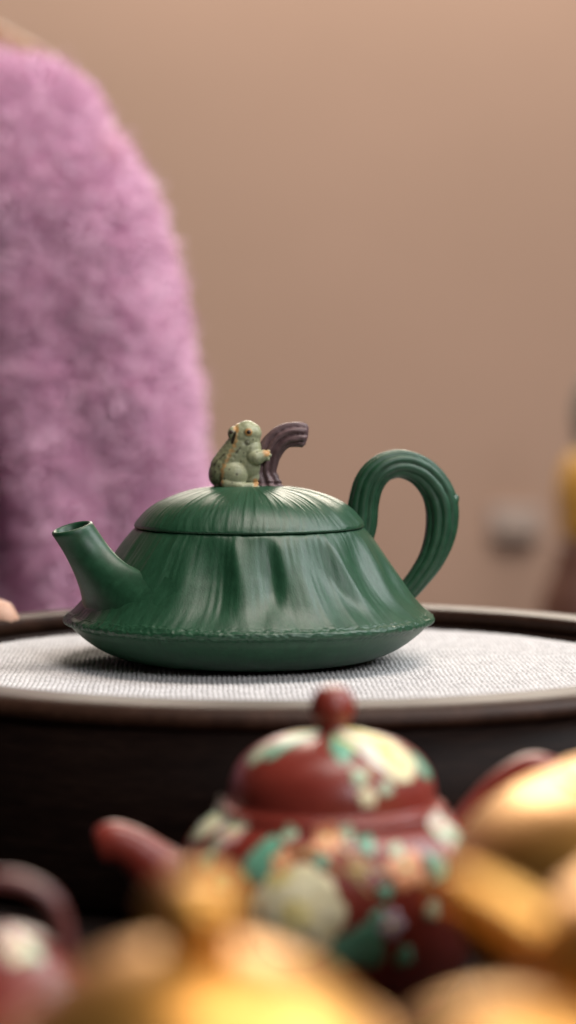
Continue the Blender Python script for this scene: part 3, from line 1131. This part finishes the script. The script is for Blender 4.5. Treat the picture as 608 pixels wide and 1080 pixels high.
# bottom right, nearest
kC = 0.30 / 0.345
s3 = stand(530, 0.30)
b3_body = [(0.0200, 0.0540), (0.0230, 0.0500), (0.0250, 0.0420), (0.0255, 0.0300), (0.0235, 0.0140), (0.0195, 0.0), (0.0001, 0.0)]
b3_lid = [(0.0001, 0.0700), (0.0060, 0.0690), (0.0118, 0.0662), (0.0165, 0.0618), (0.0192, 0.0570), (0.0196, 0.0545), (0.0001, 0.0543)]
pot('gold_teapot', s3, 'gold pot with a smooth domed lid at the bottom right corner, closest to the viewer', G, nearer(b3_body, kC), nearer(b3_lid, kC), None, M['gold'], nearer_tube([(x * 0.62, y, z * 0.9, r * 0.6) for x, y, z, r in beak], kC), nearer_tube([(x * 0.62, y, z * 0.9, r * 0.7) for x, y, z, r in ear], kC), R(-80))

# --- small dark red teapot, lower left, with an arched handle
s4 = stand(4, 0.50)
small = empty('small_red_teapot', s4, 'small dark red teapot with an arched overhead handle at the lower left edge', 'teapot')
sp = dense([(0.0001, 0.0440), (0.0045, 0.0435), (0.0085, 0.0418), (0.0125, 0.0384), (0.0165, 0.0340), (0.0205, 0.0290), (0.0215, 0.0220), (0.0200, 0.0120), (0.0160, 0.0030), (0.0140, 0.0), (0.0001, 0.0)], 60)
small_body = lathe('body', sp, 64, M['red'], small)
q = [(-0.0130, 0, 0.0340, 0.0018), (-0.0128, 0, 0.0420, 0.0018), (-0.0095, 0, 0.0505, 0.0017), (0, 0, 0.0542, 0.0017), (0.0095, 0, 0.0505, 0.0017), (0.0128, 0, 0.0420, 0.0018), (0.0130, 0, 0.0340, 0.0018)]
tube('handle', q, M['dark_red'], small, n=16, samples=60, flat=1.5)
tube('spout', [(-0.015, 0, 0.022, 0.006), (-0.024, 0, 0.029, 0.0045), (-0.031, 0, 0.038, 0.0035)], M['red'], small, n=20, samples=24)
peony(small_body, sp[1:40], s4, 12, 996, 0.0036, ('enamel_cream', 'enamel_pink', 'enamel_white'), seed=21)
leaf(small_body, sp[1:40], s4, 28, 1002, 0.004, 0.0034, -0.5, 'enamel_pale_leaf', seed=77)

# ------------------------------------------------------------------ the person behind the tray
pd = 1.42


def pp(x, y, dd=0.0):
    return at(x, y, pd + dd)


sh = pp(62, 200)                       # shoulder in view
el = pp(125, 730, 0.02)                # its elbow, below the tray's edge
chest = Vector((sh.x - 0.185, sh.y + 0.02, sh.z - 0.10))
neck = Vector((chest.x, chest.y, sh.z + 0.085))
hip = Vector((chest.x, chest.y + 0.05, TABLE_Z - 0.22))
sh2 = Vector((chest.x - 0.185, sh.y, sh.z))
el2 = Vector((sh2.x - 0.02, sh2.y - 0.30, TABLE_Z + 0.03))
thumb = at(1, 653, 0.925)
wr2 = Vector((-0.205, 0.235, 0.010))
head = neck + Vector((0, -0.02, 0.19))
person = empty('person', (hip.x, hip.y, FLOOR_Z), 'person in a fluffy mauve-pink wool sweater sitting behind the tray', 'person')
inv = Matrix.Translation(-Vector((hip.x, hip.y, FLOOR_Z)))


def seat(o):
    o.data.transform(inv)
    o.parent = person
    return o


bm = Lumps()
ellipsoid(bm, head, (0.074, 0.095, 0.112), seg=32, rings=20)
ellipsoid(bm, head + Vector((0, -0.04, -0.06)), (0.052, 0.05, 0.055), seg=24, rings=14)
capsule(bm, head + Vector((0, -0.093, 0.01)), head + Vector((0, -0.106, -0.025)), 0.008, 0.013)
for sx in (-1, 1):
    ellipsoid(bm, head + Vector((sx * 0.076, 0.005, -0.005)), (0.008, 0.018, 0.030))
    ellipsoid(bm, head + Vector((sx * 0.031, -0.086, 0.008)), (0.014, 0.010, 0.008))
ellipsoid(bm, head + Vector((0, -0.090, -0.058)), (0.022, 0.010, 0.008))
capsule(bm, head + Vector((0, 0.01, -0.07)), neck + Vector((0, 0.0, -0.05)), 0.050, 0.056)
ellipsoid(bm, chest, (0.15, 0.085, 0.19), seg=28, rings=18)
ellipsoid(bm, hip + Vector((0, 0, 0.05)), (0.15, 0.10, 0.14), seg=28, rings=18)
capsule(bm, chest + Vector((0, 0, -0.1)), hip + Vector((0, 0, 0.1)), 0.09, 0.09)
capsule(bm, chest + Vector((-0.1, 0, 0.09)), chest + Vector((0.1, 0, 0.09)), 0.05, 0.05)
lap = el + Vector((-0.10, -0.22, -0.03))
for a, b, c in ((sh, el, lap), (sh2, el2, wr2)):
    capsule(bm, a, b, 0.045, 0.036)
    capsule(bm, b, c, 0.036, 0.024)
# the hand on the tray's edge: palm outside the rim, thumb on top
palm = wr2 + Vector((0.040, -0.045, -0.006))
capsule(bm, wr2, palm, 0.023, 0.026)
ellipsoid(bm, palm, (0.034, 0.036, 0.016), seg=20, rings=14)
th0 = palm + Vector((0.006, 0.022, 0.010))
th1 = thumb + Vector((-0.030, 0.018, 0.006))
capsule(bm, th0, th1, 0.0115, 0.0095)
capsule(bm, th1, thumb, 0.0095, 0.0078)
for i, (ln, ox) in enumerate(((0.068, 0.026), (0.076, 0.010), (0.070, -0.007), (0.056, -0.023))):
    k0 = palm + Vector((ox * 0.8, -0.028 - 0.004 * (1.5 - abs(i - 1.5)), 0.002))
    k1 = k0 + Vector((0.006, -0.45 * ln, -0.010))
    k2 = k1 + Vector((0.008, -0.28 * ln, -0.016))
    k3 = k2 + Vector((0.006, -0.12 * ln, -0.016))
    capsule(bm, k0, k1, 0.0092, 0.0085)
    capsule(bm, k1, k2, 0.0085, 0.0076)
    capsule(bm, k2, k3, 0.0076, 0.0068)
# other hand, resting in the lap
h2 = lap + Vector((-0.05, -0.05, -0.01))
capsule(bm, lap, h2, 0.023, 0.026)
for i in range(4):
    k0 = h2 + Vector((-0.02 + 0.004 * i, -0.025 + 0.014 * i, -0.004))
    k1 = k0 + Vector((-0.038, -0.012, -0.008))
    k2 = k1 + Vector((-0.024, -0.006, -0.018))
    capsule(bm, k0, k1, 0.0092, 0.0085)
    capsule(bm, k1, k2, 0.0085, 0.007)
capsule(bm, h2 + Vector((0.01, -0.02, 0.008)), h2 + Vector((-0.025, -0.05, 0.004)), 0.010, 0.0085)
seat(fuse('body', bm, 0.0032, 5, M['skin']))

# sweater
bm = Lumps()
W = 0.5
arm_pts = [(26, 190, 0.050), (52, 220, 0.053), (78, 284, 0.055), (96, 362, 0.0575), (107, 450, 0.0605), (114, 560, 0.0615), (117, 660, 0.0615), (118, 760, 0.059)]
prev = None
for x, y, r in arm_pts:
    p = pp(x, y)
    if prev:
        capsule(bm, prev[0], p, prev[1], r)
    prev = (p, r)
capsule(bm, prev[0], lap + Vector((0.01, 0.02, 0)), 0.058, 0.045)
capsule(bm, sh2, el2, 0.060, 0.056)
capsule(bm, el2, wr2 + (el2 - wr2) * 0.18, 0.056, 0.040)
capsule(bm, pp(34, 146), neck + Vector((0.05, 0, -0.045)), 0.042, 0.045)
capsule(bm, sh2 + Vector((0, 0, 0.02)), neck + Vector((-0.05, 0, -0.045)), 0.048, 0.045)
capsule(bm, neck + Vector((-0.05, 0, -0.045)), neck + Vector((0.05, 0, -0.045)), 0.05, 0.05)
ellipsoid(bm, chest + Vector((0, 0, 0.0)), (0.145, 0.105, 0.21), seg=32, rings=20)
ellipsoid(bm, hip + Vector((0, 0, 0.12)), (0.185, 0.13, 0.22), seg=32, rings=20)
capsule(bm, chest + Vector((0.03, 0.035, -0.05)), hip + Vector((0.03, 0.03, 0.1)), 0.125, 0.14)
sw = fuse('sweater', bm, 0.0065, 6, M['sweater'])
me = sw.data
nv = len(me.vertices)
co = np.empty(nv * 3)
no = np.empty(nv * 3)
me.vertices.foreach_get('co', co)
me.vertices.foreach_get('normal', no)
co, no = co.reshape(-1, 3), no.reshape(-1, 3)


def lump(c, f, ph):
    x, y, z = (c * f).T
    return np.sin(x + 1.7 * np.sin(y * 0.8 + ph) + ph) * np.sin(y + 1.3 * np.sin(z * 0.9 + 2 * ph)) * np.sin(z + 1.5 * np.sin(x * 0.7 + 3 * ph))


fold = 0.007 * np.sin(co[:, 0] * 95 + 1.6 * np.sin(co[:, 2] * 9) + co[:, 2] * 7) * sstep(0.28, 0.05, co[:, 2])
dsp = fold + 0.0025 * lump(co, 60, 0.4) + 0.002 * lump(co, 130, 1.9) + 0.0015 * lump(co, 230, 2.6)
co2 = co + no * dsp[:, None]
me.vertices.foreach_set('co', co2.ravel())
me.update()
# fuzz: short soft fibres standing off the wool, one mass
me.calc_loop_triangles()
tri = np.empty(len(me.loop_triangles) * 3, dtype=np.int32)
me.loop_triangles.foreach_get('vertices', tri)
tri = tri.reshape(-1, 3)
A, Bv, Cv = co2[tri[:, 0]], co2[tri[:, 1]], co2[tri[:, 2]]
cr = np.cross(Bv - A, Cv - A)
ar = np.linalg.norm(cr, axis=1)
cen = (A + Bv + Cv) / 3
vis = (cen[:, 0] > chest.x - 0.02) & (cen[:, 2] > TABLE_Z - 0.12)
w = ar * np.where(vis, 1.0, 0.12)
pick = rng.choice(len(tri), size=200000, p=w / w.sum())
u, v = rng.random(len(pick)), rng.random(len(pick))
fl = u + v > 1
u[fl], v[fl] = 1 - u[fl], 1 - v[fl]
P = A[pick] + (Bv - A)[pick] * u[:, None] + (Cv - A)[pick] * v[:, None]
N = cr[pick] / ar[pick][:, None]
if ((N * (P - np.array(chest))).sum(1) > 0).mean() < 0.5:
    N = -N
clump = np.stack([lump(P, 260, 0.2), lump(P, 260, 1.1), lump(P, 260, 2.3)], 1)
dirv = N + 0.7 * clump + 0.55 * rng.standard_normal(P.shape)
dirv /= np.linalg.norm(dirv, axis=1)[:, None]
ln = rng.uniform(0.005, 0.013, len(P))[:, None]
ln = np.where(rng.random(len(P))[:, None] < 0.10, ln * 1.5, ln)
sidev = np.cross(dirv, rng.standard_normal(P.shape))
sidev /= np.linalg.norm(sidev, axis=1)[:, None]
wd = np.where(ln > 0.014, 0.0004, 0.0007)
mid = P + dirv * ln * 0.55 + 0.25 * ln * rng.standard_normal(P.shape) * 0.6
tipv = P + dirv * ln
Vf = np.stack([P - sidev * wd, P + sidev * wd, mid + sidev * wd, mid - sidev * wd, tipv], 1).reshape(-1, 3)
b0 = np.arange(len(P)) * 5
quads = np.stack([b0, b0 + 1, b0 + 2, b0 + 3], 1).tolist()
tris = np.stack([b0 + 3, b0 + 2, b0 + 4], 1).tolist()
fz = link_mesh('fuzz', Vf.tolist(), quads + tris, M['fuzz'], None, smooth=False)
seat(sw)
fz.data.transform(inv)
fz.parent = sw
fz['kind'] = 'stuff'

# hair: cap and a long lock lying over the shoulder
bm = Lumps()
ellipsoid(bm, head + Vector((0, 0.022, 0.026)), (0.088, 0.095, 0.108), seg=32, rings=20)
capsule(bm, head + Vector((0.05, 0.07, -0.02)), neck + Vector((0.07, 0.06, 0.02)), 0.045, 0.04)
capsule(bm, head + Vector((-0.05, 0.07, -0.02)), neck + Vector((-0.07, 0.06, 0.02)), 0.045, 0.04)
capsule(bm, head + Vector((0, 0.08, -0.02)), neck + Vector((0, 0.075, -0.06)), 0.05, 0.05)
capsule(bm, neck + Vector((0.06, 0.06, 0.03)), pp(48, 72, 0.04), 0.03, 0.012)
seat(fuse('hair', bm, 0.006, 5, M['hair']))

# trousers and stool, below the table
bm = Lumps()
for sx in (-1, 1):
    h = hip + Vector((sx * 0.09, 0, -0.02))
    kn_ = Vector((h.x + sx * 0.03, h.y - 0.42, FLOOR_Z + 0.50))
    an = Vector((kn_.x, kn_.y + 0.05, FLOOR_Z + 0.09))
    capsule(bm, h, kn_, 0.085, 0.062)
    capsule(bm, kn_, an, 0.060, 0.042)
    capsule(bm, an + Vector((0, 0.02, -0.05)), an + Vector((0, -0.13, -0.055)), 0.034, 0.030)
ellipsoid(bm, hip + Vector((0, 0, -0.02)), (0.165, 0.125, 0.11))
seat(fuse('trousers', bm, 0.009, 4, M['trousers']))
st_top = hip.z - 0.02 - 0.10 - FLOOR_Z
stool = empty('stool', (hip.x, hip.y, FLOOR_Z), 'plain round dark stool under the person in the mauve sweater', 'stool')
lathe('seat', [(0.0001, st_top), (0.155, st_top), (0.165, st_top - 0.01), (0.165, st_top - 0.03), (0.155, st_top - 0.04), (0.0001, st_top - 0.04)], 48, M['table'], stool)
for k in range(4):
    a = math.pi / 4 + k * math.pi / 2
    tube('leg', [(0.11 * math.cos(a), 0.11 * math.sin(a), st_top - 0.041, 0.016), (0.13 * math.cos(a), 0.13 * math.sin(a), 0.2, 0.015), (0.15 * math.cos(a), 0.15 * math.sin(a), 0.006, 0.014)], M['table'], stool, n=12, samples=8)

# ------------------------------------------------------------------ blurred things by the wall
q = at(628, 520, 2.55)
jar = empty('amber_jar', (q.x, q.y, FLOOR_Z), 'amber and brown glazed floor jar with a dark stopper, blurred at the right edge', 'jar')
zz = lambda y: at(622, y, 2.55).z - FLOOR_Z
s = 2.55 / F
lathe('base', dense([(0.0001, zz(568)), (34 * s, zz(570)), (44 * s, zz(600)), (58 * s, zz(640)), (70 * s, zz(720)), (76 * s, zz(820)), (60 * s, 0.06), (52 * s, 0.0), (0.0001, 0.0)], 50), 48, M['brown_jar'], jar)
lathe('shoulder', dense([(0.0001, zz(474)), (22 * s, zz(476)), (34 * s, zz(490)), (40 * s, zz(515)), (38 * s, zz(545)), (33 * s, zz(567)), (0.0001, zz(567))], 40), 48, M['amber'], jar)
lathe('stopper', dense([(0.0001, zz(395)), (12 * s, zz(398)), (20 * s, zz(415)), (24 * s, zz(440)), (20 * s, zz(465)), (20 * s, zz(473)), (0.0001, zz(473))], 30), 40, M['stopper'], jar)

q = at(543, 556, 2.995)
plate = empty('wall_plate', (q.x, 2.149, q.z), 'small grey oblong fitting on the beige wall right of the teapot handle', 'wall fitting')
k = 3.0 / F
slab('back_plate', -26 * k, 26 * k, -0.012, 0.0, -14 * k, 22 * k, M['pale_grey'], 0.003, plate)
slab('cover', -22 * k, 22 * k, -0.03, -0.0125, -12 * k, 8 * k, M['grey'], 0.004, plate)
